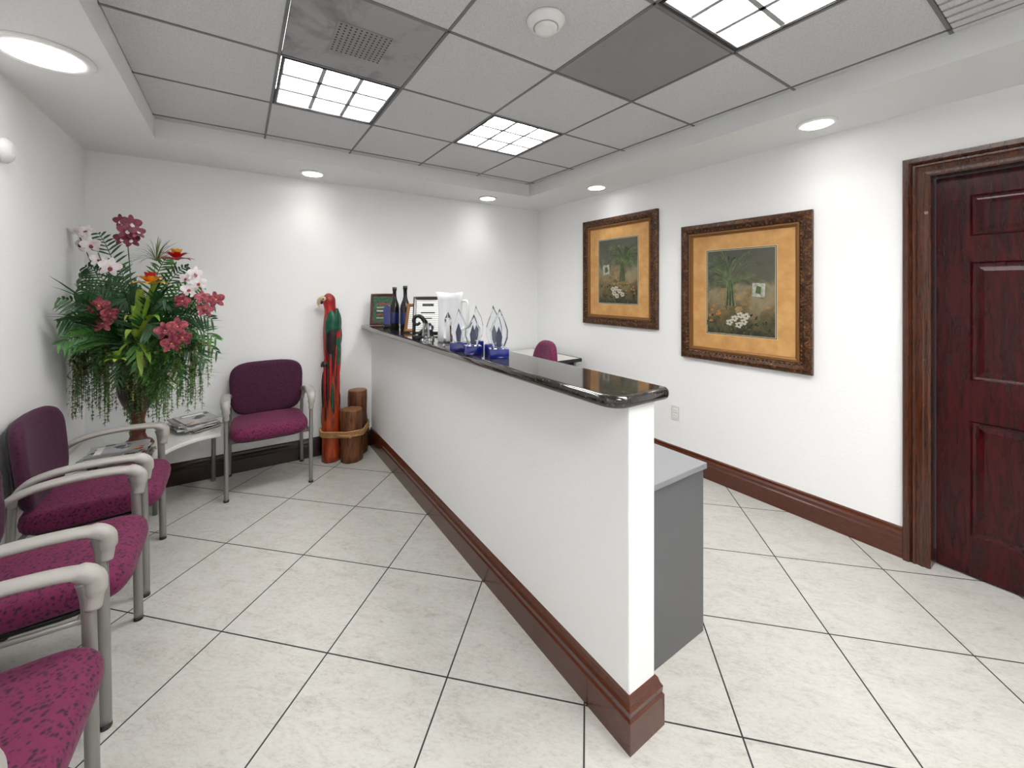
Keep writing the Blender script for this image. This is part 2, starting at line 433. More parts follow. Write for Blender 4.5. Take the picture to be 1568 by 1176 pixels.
# ------------------------------------------------------------ waiting chairs
def waiting_chair(loc,rot):
    b=MB()
    def Ts(p):
        y=p.y; z=.435+p.z - .30*max(0,-(y+.13))**1.6
        z-= .04*y
        return Vector((p.x,y-.027,z))
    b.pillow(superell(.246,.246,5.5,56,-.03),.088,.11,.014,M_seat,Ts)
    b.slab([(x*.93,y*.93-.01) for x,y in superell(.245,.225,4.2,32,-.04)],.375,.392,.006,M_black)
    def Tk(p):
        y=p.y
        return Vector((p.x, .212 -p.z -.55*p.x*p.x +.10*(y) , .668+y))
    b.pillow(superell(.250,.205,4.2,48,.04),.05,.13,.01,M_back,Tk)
    def Tk2(p): q=Tk(Vector((p.x,p.y,p.z-.028))); return q
    b.pillow(superell(.225,.185,3.6,32,.05),.014,.05,0,M_black,Tk2)
    for sx in (-1,1):
        leg=smoothpts([(sx*.262,-.222,0),(sx*.262,-.218,.3),(sx*.264,-.212,.56),(sx*.264,-.20,.635)],5)
        b.tube(leg,(.0135,.0165),M_leg,12,ref=(1,0,0))
        b.tube(smoothpts([(sx*.262,-.222,.555),(sx*.264,-.228,.61),(sx*.266,-.220,.645),(sx*.268,-.17,.665),(sx*.27,-.03,.668),(sx*.268,.08,.655),(sx*.262,.15,.63),(sx*.256,.19,.585),(sx*.250,.2,.54)],6),
               [(.017,.019)]*5+[(.024,.024)]*6+[(.028,.023)]*6+[(.031,.015)]*20+[(.024,.014)]*6+[(.018,.013)]*6,M_arm,14,ref=(1,0,0))
        b.tube(smoothpts([(sx*.250,.20,.56),(sx*.248,.205,.42),(sx*.25,.222,.2),(sx*.252,.225,0)],5),(.0125,.014),M_leg,12,ref=(1,0,0))
        b.tube([(sx*.26,-.215,.375),(sx*.245,.2,.375)],.009,M_leg)
        for y in (-.222,.225):
            b.lathe([(.017,0),(.017,.012),(.014,.014)],M_black,(sx*(.262 if y<0 else .252),y,0),12)
    b.tube([(-.262,-.16,.375),(.262,-.16,.375)],.01,M_leg); b.tube([(-.246,.19,.375),(.246,.19,.375)],.01,M_leg)
    b.obj('waiting_room_armchair',loc,rot)
waiting_chair((.19,3.56,0),0)
for y in (2.79,2.105): waiting_chair((-.59,y,0),math.radians(90))
waiting_chair((-.575,1.33,0),math.radians(87.5))

# corner table
b=MB()
out=[(-.845,3.815),(-.845,3.085),(-.40,3.085)]
for t in [i/10 for i in range(1,10)]:
    p0,p1,p2=Vector((-.40,3.085)),Vector((-.36,3.36)),Vector((-.105,3.385))
    q=p0*(1-t)**2+p1*2*t*(1-t)+p2*t*t; out.append((q.x,q.y))
out+=[(-.105,3.385),(-.105,3.815)]
b.slab(out,.435,.462,.008,M_lam,3,smooth=False)
for x,y in ((-.80,3.76),(-.16,3.76),(-.80,3.14),(-.45,3.40)): b.tube([(x,y,0),(x,y,.436)],.014,M_leg)
b.tube([(-.80,3.14,.41),(-.16,3.76,.41)],.01,M_leg)
b.obj('corner_table')
TZ=.462
def cover(name,c1,c2,sc):
    m=N(name).set(rough=.25); v=m.coord(); vo=m.n('ShaderNodeTexVoronoi'); vo.inputs['Scale'].default_value=sc; m.l(v,vo.inputs['Vector'])
    f=m.noise(v,sc*1.7,3,.6,1); s_=m.math('ADD',m.math('MULTIPLY',vo.outputs['Distance'],.6),m.math('MULTIPLY',f,.5))
    m.col(m.ramp(s_,[(.42,c1),(.5,c2)])); return m.m
COV=[cover('magazine_cover_mono',(.02,.02,.025),(.38,.38,.38),14),cover('magazine_cover_red',(.4,.03,.02),(.5,.35,.28),10),cover('magazine_cover_grey',(.2,.2,.22),(.5,.5,.5),18),
     cover('magazine_cover_dark',(.012,.012,.015),(.18,.16,.14),12),cover('magazine_cover_blue',(.05,.07,.12),(.35,.37,.4),16)]
def mags(name,loc,n,seed,rot,order):
    rnd=random.Random(seed); b=MB(); z=0
    pg=plain(name+'_pages',(.7,.69,.66),.6)
    for i in range(n):
        a=rnd.uniform(-.28,.28); dx,dy=rnd.uniform(-.02,.02),rnd.uniform(-.02,.02); t=rnd.uniform(.005,.009)
        R=Matrix.Rotation(a,3,'Z')
        T=lambda p: R@p+Vector((dx,dy,0))
        b.box(-.098,.098,-.128,.128,z+.0008,z+t-.0008,pg,T)
        m=COV[order[i%len(order)]]
        b.box(-.10,.10,-.13,.13,z,z+.0008,m,T); b.box(-.10,.10,-.13,.13,z+t-.0008,z+t,m,T); b.box(-.101,-.0995,-.13,.13,z,z+t,m,T)
        b.box(-.06,.07,.07,.10,z+t,z+t+.0003,pg,T); b.box(-.08,-.01,-.11,-.06,z+t,z+t+.0003,COV[(order[i%len(order)]+1)%5],T)
        z+=t
    b.obj(name,loc,rot)
mags('magazine_stack',(-.575,3.19,TZ),8,3,1.5,[0,3,2,0,3,1,2,0])
mags('magazine_stack',(-.27,3.62,TZ),9,5,.5,[2,3,0,4,2,0])

# ------------------------------------------------------------ flower arrangement
M_lfd=mottled('leaf_dark_green',(.007,.042,.011),(.025,.12,.025),12,.4)
M_lfm=mottled('leaf_mid_green',(.028,.13,.02),(.085,.28,.04),12,.4)
M_lfl=mottled('fern_light_green',(.10,.13,.03),(.23,.26,.07),15,.5)
M_lfy=mottled('leaf_variegated',(.10,.28,.025),(.38,.46,.06),9,.4)
M_orw=mottled('orchid_white',(.65,.55,.60),(.80,.78,.77),40,.5)
M_orp=mottled('orchid_rose_speckled',(.13,.003,.016),(.42,.08,.11),60,.5,p=(.42,.64))
M_orb=mottled('orchid_burgundy',(.09,.003,.014),(.24,.02,.055),40,.5)
M_red=plain('bromeliad_red',(.45,.012,.016),.4)
M_yel=mottled('bromeliad_yellow',(.75,.50,.03),(.68,.18,.02),25,.4)
M_vase=mottled('vase_dark_bronze',(.012,.005,.004),(.045,.016,.010),20,.3,.2)
M_vfoot=mottled('vase_carved_wood',(.05,.014,.006),(.18,.055,.02),30,.4,.5)
M_stem=plain('stem_green',(.05,.12,.03),.5)
b=MB()
rr=Vector((.8347,-.5507,0)); ff=Vector((-.1545,.988,0)); up=Vector((0,0,1))
VB=Vector((-.53,3.39,0))
def P(r,z,f=0): return VB+rr*r+ff*f+up*z
b.lathe([(.075,0),(.08,.012),(.07,.03),(.045,.05),(.035,.08),(.042,.12),(.032,.16),(.04,.2),(.05,.23)],M_vfoot,(VB.x,VB.y,TZ),28)
b.lathe([(.05,.23),(.075,.27),(.095,.33),(.10,.39),(.085,.45),(.065,.49),(.08,.52),(.07,.515)],M_vase,(VB.x,VB.y,TZ),28)
for k in range(2):
    s_=-1 if k else 1
    b.tube(smoothpts([P(s_*.09,TZ+.36),P(s_*.13,TZ+.42),P(s_*.11,TZ+.49),P(s_*.07,TZ+.49)]),.009,M_vase)
def cl(p):
    # foliage that reaches the wall bends along it
    x,y=p.x,p.y; lx=XL+.03
    if x<lx: y-=(lx-x)*1.2; x=lx+.02*math.sin(p.z*40)**2
    return Vector((x,min(y,YB-.03),p.z))
def ribbon(a,c,e,w,mat,n=6,prof=lambda t:math.sin(math.pi*min(1,t*.92+.08))**.7,fold=.25,side=None):
    a,c,e=Vector(a),Vector(c),Vector(e); V=[];F=[]
    for i in range(n+1):
        t=i/n; p=a*(1-t)**2+c*2*t*(1-t)+e*t*t; d=((c-a)*(1-t)+(e-c)*t)
        if d.length<1e-6: d=Vector((0,0,1))
        d.normalize(); s_=side if side else d.cross(up)
        s_=s_-d*d.dot(s_)
        if s_.length<1e-3: s_=rr.copy()
        s_.normalize(); nn=s_.cross(d); ww=w*prof(t)
        V+= [p-s_*ww+nn*ww*fold,p,p+s_*ww+nn*ww*fold]
    for i in range(n):
        o=3*i; F+=[(o,o+1,o+4,o+3),(o+1,o+2,o+5,o+4)]
    b.add(V,F,mat,True)
def frond(a,c,e,L,mat,n=16,w=.006,droop=.03):
    a,c,e=Vector(a),Vector(c),Vector(e)
    b.tube([a*(1-t)**2+c*2*t*(1-t)+e*t*t for t in [k/6 for k in range(7)]],[.004-.0004*k for k in range(7)],M_stem,5)
    for i in range(2,n+1):
        t=i/n; p=a*(1-t)**2+c*2*t*(1-t)+e*t*t; d=((c-a)*(1-t)+(e-c)*t).normalized()
        s_=d.cross(ff); s_=s_.normalized() if s_.length>.01 else rr
        l=L*math.sin(math.pi*(t*.8+.15))**.6
        for sg in (-1,1):
            q=p+(s_*sg*.8+d*.75).normalized()*l+Vector((random.uniform(-.01,.01),random.uniform(-.01,.01),-droop*random.uniform(.5,1.5)))
            ribbon(p,(p+q)/2+up*.008,q,w,mat,3,side=ff.cross((q-p).normalized()))
def hang(a,L,mat):
    x=Vector((random.uniform(-.06,.06),random.uniform(-.05,.03),0)); e=a+x-up*L; c=a+x*1.2+up*.02
    n=int(L/.010)
    for i in range(n):
        t=i/n; p=a*(1-t)**2+c*2*t*(1-t)+e*t*t
        for k in range(3):
            d=Vector((random.uniform(-1,1),random.uniform(-1,1),random.uniform(-.8,.3))).normalized()*random.uniform(.010,.024)
            ribbon(p,p+d*.5,p+d,.0055,mat,1,prof=lambda t:1-.7*t)
    b.tube([a*(1-t)**2+c*2*t*(1-t)+e*t*t for t in [k/5 for k in range(6)]],.0013,M_stem,4)
def petal(c,d,nrm,L,W,mat,cup=.2):
    d=d.normalized(); s_=nrm.cross(d).normalized()
    ribbon(c,c+d*L*.5+nrm*L*cup,c+d*L+nrm*L*cup*.2,W,mat,6,prof=lambda t:math.sin(math.pi*min(1,.10+t*.86))**.55,fold=.12,side=s_)
def orchid(c,s,mat,nrm=None,lip=None):
    nrm=(nrm or (-ff*1.3+Vector((random.uniform(-.6,.6),random.uniform(-.3,.3),random.uniform(-.3,.5))))).normalized()
    x=nrm.cross(up).normalized(); y=x.cross(nrm); a0=random.uniform(-.25,.25)
    for k in range(5):
        a=a0+math.pi/2+k*2*math.pi/5; d=x*math.cos(a)+y*math.sin(a)
        wide=k in (1,4)
        petal(c+nrm*(.002 if wide else 0),d,nrm,s*(1.0 if wide else 1.05),s*(.46 if wide else .28),mat,.12)
    petal(c+nrm*.006,-y+nrm*.6,nrm,s*.5,s*.2,lip or M_orb,.4)
    b.ell(c+nrm*s*.12,(s*.1,s*.1,s*.1),lip or M_yel,None,8,5)
def cluster(r,z,f,n,s,mat,spread,lip=None):
    a0=random.uniform(0,6)
    for k in range(n):
        a=a0+2*math.pi*k/max(n,1); q=spread*random.uniform(.8,1.2) if n>1 else 0
        if n>4 and k==n-1: q=0
        orchid(P(r+q*math.cos(a),z+q*math.sin(a),f+random.uniform(-.03,.03)),s*random.uniform(.8,1.1),mat,None,lip)
def brom(r,z,f,s,mats):
    c=P(r,z,f)
    for ring,(n,el) in enumerate(((8,.25),(7,.7),(6,1.15))):
        for k in range(n):
            a=2*math.pi*k/n+ring*.4; h=Vector((math.cos(a),math.sin(a),0))
            d=h*math.cos(el)+up*math.sin(el)
            ribbon(c,c+d*s*.6+up*.01,c+d*s*(1.0-.1*ring)-up*.01*(2-ring),s*.17,mats[ring%len(mats)],5)
U=lambda yd: 1.45-(yd*1.0204-451.6)/630.5*2.5
Rr=lambda xd: (xd-210)/247
O=P(0,1.0)
for k in range(170):
    a=random.uniform(-.5,math.pi+.5); L=random.uniform(.22,.60)
    f=random.uniform(-.20,.12); r=math.cos(a)*L*1.0; z=1.18+math.sin(a)*L*.76
    tip=P(r,z-.08,f); mid=P(r*.45,1.12+math.sin(a)*L*.75,f*.4)
    ribbon(P(r*.1,1.03,f*.1),mid,tip,random.uniform(.006,.014),random.choice([M_lfd,M_lfd,M_lfm]),8)
# blades fanning forward along the left wall
for k in range(26):
    e=Vector((-.835+random.uniform(0,.06),3.05+random.uniform(-.05,.22),random.uniform(1.05,1.52)))
    s0=P(-.05,1.1,-.02); m=(s0+e)/2+up*random.uniform(.06,.18)
    ribbon(s0,m,e,random.uniform(.007,.013),random.choice([M_lfd,M_lfd,M_lfm]),8)
for z in (1.16,1.28,1.40):
    e=Vector((-.80,3.12,z)); frond(P(-.05,1.1,-.02),(P(-.05,1.1)+e)/2+up*.12,e,.11,random.choice([M_lfd,M_lfm]),20,.006)
for (xd,yd,f) in ((85,455,-.12),(110,415,-.05),(95,500,-.2),(130,440,-.25),(320,480,-.2),(328,510,-.1),(305,425,-.15),(285,400,-.1),(150,545,-.28),(310,540,-.2),(180,400,-.15),(250,450,-.3),(115,540,-.2),(215,555,-.33),(275,565,-.25),(78,480,-.05),(150,350,-.05),
                  (130,400,0),(140,500,-.3),(290,500,-.3),(190,450,-.3),(230,500,-.34),(300,455,-.05),(110,460,.0),(180,575,-.3),(250,585,-.28),(325,455,-.05),(165,425,-.1),(255,385,0),(90,430,-.1),(330,530,-.1)):
    e=P(Rr(xd),U(yd)-.03,f*.6); c=P(Rr(xd)*.5,(U(yd)+1.25)/2+.10,f*.4)
    frond(P(Rr(xd)*.1,1.08,f*.2),c,e,random.uniform(.09,.14),random.choice([M_lfd,M_lfd,M_lfm]),20,.006)
for k in range(60):
    a=random.uniform(.05,math.pi-.05); L=random.uniform(.1,.22); c0=P(Rr(238),U(400),-.05)
    e=c0+rr*math.cos(a)*L+up*math.sin(a)*L*.85+ff*random.uniform(-.08,.05)
    ribbon(c0,c0+(e-c0)*.5+up*.04,e-up*.03,.0022,random.choice([M_lfm,M_lfl]),6)
ribbon(O,P(.05,1.3,-.02),P(Rr(238),U(400),-.05),.006,M_stem)
for (xd,yd,w) in ((215,440,.020),(192,505,.020),(242,480,.018),(178,535,.018),(228,540,.018),(203,465,.020),(250,425,.014),(190,480,.014),(215,560,.016)):
    ribbon(P(0,1.12,-.12),P(Rr(xd)*.6,U(yd)+.08,-.20),P(Rr(xd),U(yd)-.04,-.25),w,M_lfy,8)
for k in range(170):
    side=random.choice([-1,-1,-1,1,1,.3]); q=random.uniform(.06,.42); r=side*q
    hang(P(r,1.10-.10*q+random.uniform(-.10,.08),random.uniform(-.20,-.02)),random.uniform(.16,.42)*(1.15-q*.8),random.choice([M_lfl,M_lfl,M_lfm]))
cluster(Rr(157),U(480),-.27,4,.054,M_orp,.056)
cluster(Rr(262),U(508),-.25,4,.054,M_orp,.060)
cluster(Rr(312),U(462),-.18,3,.045,M_orp,.045)
cluster(Rr(193),U(355),-.08,6,.050,M_orb,.064,M_orw)
cluster(Rr(118),U(362),-.05,3,.043,M_orw,.055)
cluster(Rr(145),U(388),-.12,2,.046,M_orw,.045)
cluster(Rr(169),U(410),-.22,1,.058,M_orw,.0)
cluster(Rr(290),U(430),-.18,4,.043,M_orw,.052)
cluster(Rr(275),U(460),-.20,1,.042,M_orp,.03)
brom(Rr(228),U(436),-.26,.10,[M_yel,M_yel,M_red]); brom(Rr(267),U(400),-.16,.095,[M_red,M_red,M_yel])
brom(Rr(180),U(545),-.24,.07,[M_lfy,M_lfm])
for (xd,yd,f) in ((193,357,-.08),(120,362,-.05),(150,388,-.12),(310,462,-.2),(267,402,-.15)):
    e=P(Rr(xd),U(yd),f+.01); b.tube(smoothpts([O,P(Rr(xd)*.4,1.3,f*.5),e]),.003,M_stem,5)
b.ell(P(0,1.03),(.085,.085,.07),M_lfd)
b.v=[cl(p) for p in b.v]
b.obj('flower_arrangement_in_vase',weld=False,recalc=False)

# ------------------------------------------------------------ parrot sculpture
M_pred=mottled('carved_red_paint',(.20,.004,.004),(.42,.016,.010),18,.35,.3,stretch=(1,1,.3))
M_por=mottled('carved_orange_wood',(.16,.010,.004),(.46,.07,.012),14,.3,.4,stretch=(2,2,.35))
M_pgr=mottled('carved_green_paint',(.0,.035,.018),(.008,.12,.06),25,.35,.3)
M_pbk=mottled('carved_black_paint',(.006,.005,.006),(.03,.012,.012),25,.35,.4)
M_pcr=plain('beak_cream',(.60,.50,.34),.35)
M_bark=mottled('log_bark',(.04,.012,.005),(.22,.075,.022),12,.5,.8,stretch=(3,3,.5))
M_cut=mottled('log_cut_face',(.18,.07,.02),(.32,.15,.06),30,.45)
M_rope=mottled('rope_fibre',(.30,.14,.05),(.5,.3,.13),90,.8,.5)
b=MB()
b.lathe([(.078,0),(.075,.05),(.07,.2),(.073,.4),(.066,.6),(.06,.78),(.05,.86)],M_por,(0,0,0),24,wob=.04)
b.tube(smoothpts([(.0,0,.80),(.0,0,.92),(.006,0,1.05),(.004,0,1.17),(-.004,0,1.25),(-.012,0,1.31),(-.018,0,1.36),(-.016,0,1.395),(-.012,0,1.412)],3),
   [.045,.05,.055,.06,.064,.067,.07,.07,.068,.064,.06,.055,.05,.047,.046,.047,.049,.05,.05,.047,.042,.036,.028,.02,.008],M_pred,18)
b.tube(smoothpts([(-.05,0,1.372),(-.082,0,1.368),(-.103,0,1.345),(-.106,0,1.315),(-.098,0,1.298)],3),[.026,.026,.025,.024,.022,.02,.018,.015,.012,.009,.006,.004,.002],M_pcr,12)
b.tube(smoothpts([(-.05,0,1.345),(-.075,0,1.335),(-.088,0,1.322)],3),[.018,.016,.014,.012,.009,.006,.003],M_pbk,10)
b.ell((-.04,-.036,1.365),(.022,.014,.02),M_pcr,Matrix.Rotation(-.4,3,'Z')); b.ell((-.046,-.048,1.368),(.006,.005,.006),M_pbk)
b.ell((-.04,.036,1.365),(.022,.014,.02),M_pcr)
for s_ in (-1,1):
    R=Matrix.Rotation(.06,3,'Y')
    b.ell((.018,s_*.05,1.14),(.050,.030,.13),M_pgr,R)
    b.ell((.022,s_*.058,1.03),(.046,.024,.14),M_pbk,R)
    for k in range(4):
        b.ell((.012+.014*k,s_*(.062-.006*k),.92-.03*k),(.010,.012,.15),[M_pbk,M_pgr,M_pbk,M_pred][k],R,10,8)
b.ell((.05,0,1.12),(.025,.05,.17),M_pgr); b.ell((.056,0,.95),(.022,.045,.17),M_pgr)
for k,(x,y,z,L,mt) in enumerate(((.045,-.03,.74,.24,M_pbk),(.02,-.062,.72,.22,M_pred),(.0,-.066,.66,.2,M_pbk),(-.025,-.062,.70,.2,M_pred),(.06,0,.66,.26,M_pred),(-.045,-.05,.6,.16,M_pbk),(.035,-.06,.55,.12,M_pgr))):
    b.ell((x,y,z),(.014,.014,L),mt,None,10,10)
for x in (-.035,.0):
    for k in range(3): b.tube(smoothpts([(x+.01*(k-1),-.05,.84),(x+.012*(k-1),-.072,.83),(x+.014*(k-1),-.074,.80)],3),.006,M_pbk,6)
for k in range(9):
    a=k*.9; b.ell((.07*math.cos(a),.07*math.sin(a),.16+.05*k),(.009,.009,.07),M_pbk,None,8,6)
def log(x,y,r,h):
    prof=[(r*1.03,0)]+[(r*(1+.03*math.sin(i*2.1)),h*i/8) for i in range(1,8)]+[(r,h-.006),(r*.95,h)]
    b.lathe(prof,M_bark,(x,y,0),28,wob=.025); b.lathe([(r*.93,h),(r*.9,h+.002),(r*.45,h+.001)],M_cut,(x,y,0),28)
def loc2(X,Y):
    d=Vector((X-.655,Y-3.68,0)); a=math.radians(33.41)
    return (d.x*math.cos(a)-d.y*math.sin(a), d.x*math.sin(a)+d.y*math.cos(a))
l1=loc2(.80,3.59); l2=loc2(.885,3.735)
log(*l1,.088,.43); log(*l2,.08,.55)
import mathutils
for z0 in (.225,.243,.26):
    cp=[]
    for (cx,cy,r) in ((0,0,.085),(l1[0],l1[1],.10),(l2[0],l2[1],.092)):
        for k in range(24):
            a=2*math.pi*k/24; cp.append((cx+r*math.cos(a),cy+r*math.sin(a)))
    idx=mathutils.geometry.convex_hull_2d(cp)
    hp=[Vector((cp[i][0],cp[i][1],z0+.006*math.sin(j*.7))) for j,i in enumerate(idx)]
    hp.append(hp[0]); b.tube(hp,.009,M_rope,8,cap=False)
b.tube(smoothpts([(l1[0]-.10,l1[1]-.08,.245),(l1[0]-.06,l1[1]-.11,.24),(l1[0]+.02,l1[1]-.11,.235),(l1[0]+.03,l1[1]-.105,.22)]),.009,M_rope,8)
b.obj('carved_parrot_sculpture',(.655,3.68,0),math.radians(-33.41))

# ------------------------------------------------------------ pictures
M_mat=mottled('picture_mat_tan',(.48,.24,.075),(.62,.35,.125),9,.7)
def frame_mat():
    m=N('antique_bronze_frame').set(rough=.32,metal=.3); v=m.coord(); f=m.noise(v,32,6,.75,1.5)
    m.col(m.ramp(f,[(.38,(.012,.004,.002)),(.52,(.070,.024,.008)),(.63,(.20,.09,.028)),(.74,(.42,.28,.13))])); m.bump(f,.5,.004); return m.m
M_fr=frame_mat(); M_fr2=plain('frame_inner_gilt',(.22,.10,.028),.35,.4)
def paint_mat(name):
    m=N(name).set(rough=.6); v=m.coord('Generated'); sp=m.n('ShaderNodeSeparateXYZ'); m.l(v,sp.inputs[0])
    f=m.noise(v,7,6,.65,.6); s_=m.math('ADD',sp.outputs[2],m.math('MULTIPLY',m.math('SUBTRACT',f,.5),.55))
    m.col(m.ramp(s_,[(.20,(.026,.024,.014)),(.36,(.15,.11,.045)),(.48,(.24,.20,.12)),(.60,(.09,.088,.06)),(.85,(.062,.066,.052))])); return m.m
M_pt=paint_mat('painting_backdrop')
M_pg=mottled('painted_palm',(.065,.10,.035),(.20,.25,.11),20,.6); M_pgd=plain('painted_palm_shadow',(.016,.028,.012),.6); M_pf=plain('painted_flower',(.50,.46,.38),.6); M_ptag=mottled('painted_note',(.22,.22,.18),(.48,.48,.42),50,.6)
M_py=mottled('painted_ochre',(.15,.10,.038),(.30,.21,.09),15,.6); M_pl=plain('painted_leaf',(.07,.10,.03),.6); M_line=plain('mat_black_fillet',(.02,.015,.012),.5); M_cream=plain('mat_cream_bevel',(.6,.52,.35),.6)
M_por2=plain('painted_orange_fruit',(.38,.16,.04),.6)
def picture(yc,zc,mir,seed):
    rnd=random.Random(seed)
    W,H=.445,.518; b=MB()
    T=lambda p: Vector((-.002-p.z,-p.x,p.y))
    path=[(-W,-H),(W,-H),(W,H),(-W,H)]
    b.sweep(path,[(0,0),(0,.026),(.008,.034),(.03,.036),(.05,.030),(.066,.022)],M_fr,T,True)
    b.sweep(path,[(.066,.022),(.070,.028),(.080,.028),(.084,.018),(.094,.014),(.096,.010)],M_fr2,T,True)
    b.add([T(Vector((x,y,0))) for x,y in path],[(0,1,2,3)],M_line)
    for (xa,ya,xb,yb) in ((-1,-1,1,-1),(1,-1,1,1),(1,1,-1,1),(-1,1,-1,-1)):
        L=2*(W-.058) if ya==yb else 2*(H-.058); n=int(L/.026)
        for k in range(n):
            t=(k+.5)/n; x=(xa+(xb-xa)*t)*(W-.058); y=(ya+(yb-ya)*t)*(H-.058)
            b.ell(T(Vector((x,y,.028))),(.006,.009,.009),M_fr,None,6,4)
    b.sweep(path,[(.094,.010),(.20,.010)],M_mat,T,True)
    b.sweep(path,[(.20,.0104),(.204,.0104)],M_cream,T,True); b.sweep(path,[(.204,.0108),(.209,.0108)],M_line,T,True)
    b.sweep(path,[(.209,.0104),(.213,.0104)],M_cream,T,True)
    iw,ih=W-.213,H-.213
    b.box(-iw,iw,-ih,ih,.006,.0101,M_line,T)
    q=[0.0112]
    def poly(pts,mat):
        q[0]+=.000006
        pp=[(max(-iw,min(iw,(x*mir))),max(-ih,min(ih,y))) for x,y in pts]
        b.add([T(Vector((x,y,q[0]))) for x,y in pp],[list(range(len(pp)))],mat)
    def blob(cx,cy,rx,ry,mat,n=14):
        poly([(cx+rx*math.cos(2*math.pi*k/n)*rnd.uniform(.85,1.1),cy+ry*math.sin(2*math.pi*k/n)*rnd.uniform(.85,1.1)) for k in range(n)],mat)
    for k in range(26):
        blob(rnd.uniform(-.12,.18),rnd.uniform(-.15,.02),rnd.uniform(.015,.04),rnd.uniform(.008,.02),M_py,10)
    bx,by=-.07,.02
    for k in range(30):
        a=math.radians(rnd.uniform(-40,220)); L=rnd.uniform(.12,.24); mt=M_pgd if k<9 else M_pg
        ex,ey=bx+L*math.cos(a)*1.1,by+.07+L*math.sin(a)
        for j in range(16):
            t=j/16; px,py=bx+(ex-bx)*t,by+.05+(ey-by-.05)*t+.045*math.sin(math.pi*t)
            for sg in (-1,1):
                a2=a+sg*.75-.25*(1 if math.cos(a)>0 else -1)*t; l=.042*(1-t*.55)
                poly([(px,py),(px+l*math.cos(a2)-.002,py+l*math.sin(a2)),(px+l*.6*math.cos(a2)+.003,py+l*.6*math.sin(a2)+.002)],mt)
    for k in range(7): poly([(bx-.008+.004*k,by+.07),(bx-.03+.012*k,-.10),(bx-.022+.012*k,-.10),(bx-.002+.004*k,by+.07)],M_pgd if k%2 else M_pg)
    for k in range(90):
        x,y=rnd.uniform(-.23,.20),rnd.uniform(-.30,-.13); a=rnd.uniform(0,6.28); l=rnd.uniform(.02,.045)
        poly([(x,y),(x+l*.5*math.cos(a)-.006,y+l*.5*math.sin(a)+.006),(x+l*math.cos(a),y+l*math.sin(a)),(x+l*.5*math.cos(a)+.006,y+l*.5*math.sin(a)-.006)],M_pl if k%2 else M_pgd)
    for (x,y) in ((-.03,-.19),(.01,-.165),(-.065,-.22),(.035,-.21),(-.0,-.235),(.05,-.17)):
        for k in range(5):
            a=2*math.pi*k/5; blob(x+.015*math.cos(a),y+.015*math.sin(a),.012,.009,M_pf,8)
    for k in range(9): blob(-.18+rnd.uniform(-.03,.07),-.14+rnd.uniform(-.08,.05),.011,.010,M_por2,8)
    tx,ty=.13,.015
    poly([(tx-.042,ty-.045),(tx+.04,ty-.05),(tx+.045,ty+.045),(tx-.038,ty+.05)],M_ptag)
    poly([(tx-.02,ty-.02),(tx+.015,ty-.03),(tx+.02,ty+.02),(tx-.01,ty+.03)],M_pl)
    b.add([T(Vector((x,y,.0111))) for x,y in ((-iw,-ih),(iw,-ih),(iw,ih),(-iw,ih))],[(0,1,2,3)],M_pt)
    b.obj('framed_painting',(XR,yc,zc),weld=False,recalc=False)
picture(2.60,1.62,-1,3); picture(1.487,1.428,1,8)

# ------------------------------------------------------------ counter items
M_glass=N('crystal_glass').set(color=(.92,.95,.98),rough=.02,trans=1,ior=1.5).m
M_blue=N('cobalt_glass').set(color=(.003,.010,.19),rough=.05,coat=1).m
M_navy=plain('navy_glass',(.01,.015,.08),.1)
M_blk=plain('gloss_black',(.008,.008,.009),.12)
def flame(x,y,h,w,rot,lean=.0):
    b=MB()
    b.slab(rrect(-w*.55,w*.55,-.032,.032,(.004,)*4,2),0,.045,.003,M_blue,2)
    pts=[(-.30*w,.046),(.30*w,.046),(.5*w,.09),(.52*w,.13),(.38*w,h*.72),(.12*w+lean,h*.9),(lean,h),(-.12*w+lean*.5,h*.86),(-.36*w,h*.68),(-.5*w,.13),(-.48*w,.09)]
    b.slab([(px,pz) for px,pz in pts],-.014,.014,.007,M_glass,2,T=lambda p:Vector((p.x,p.z,p.y)),smooth=False)
    b.slab([(-.12*w,.05),(.12*w,.05),(.2*w,.10),(0,.15),(-.2*w,.10)],-.004,.004,.001,M_navy,1,T=lambda p:Vector((p.x,p.z,p.y)),smooth=False)
    b.obj('crystal_award',(x,y,CT),rot)
flame(1.045,1.64,.235,.085,-.45,.004); flame(1.11,1.79,.245,.08,-.7,-.004); flame(.99,1.80,.20,.075,-.3,.006); flame(.985,1.945,.225,.08,-.6,.0); flame(1.10,1.955,.24,.07,-.5,-.004)
def obel(x,y,h,w,m=M_glass):
    b=MB(); b.slab(rrect(-w,w,-w,w,(.003,)*4,2),0,.02,.002,m,2)
    V=[(-w*.75,-w*.75,.02),(w*.75,-w*.75,.02),(w*.75,w*.75,.02),(-w*.75,w*.75,.02),(-w*.55,-w*.55,h*.8),(w*.55,-w*.55,h*.8),(w*.55,w*.55,h*.8),(-w*.55,w*.55,h*.8),(0,0,h)]
    b.add(V,[(0,1,2,3),(0,1,5,4),(1,2,6,5),(2,3,7,6),(3,0,4,7),(4,5,8),(5,6,8),(6,7,8),(7,4,8)],m); b.obj('crystal_obelisk_award',(x,y,CT),.4)
obel(.985,2.40,.14,.024); obel(1.0,2.11,.2,.025); obel(1.05,2.49,.11,.022)
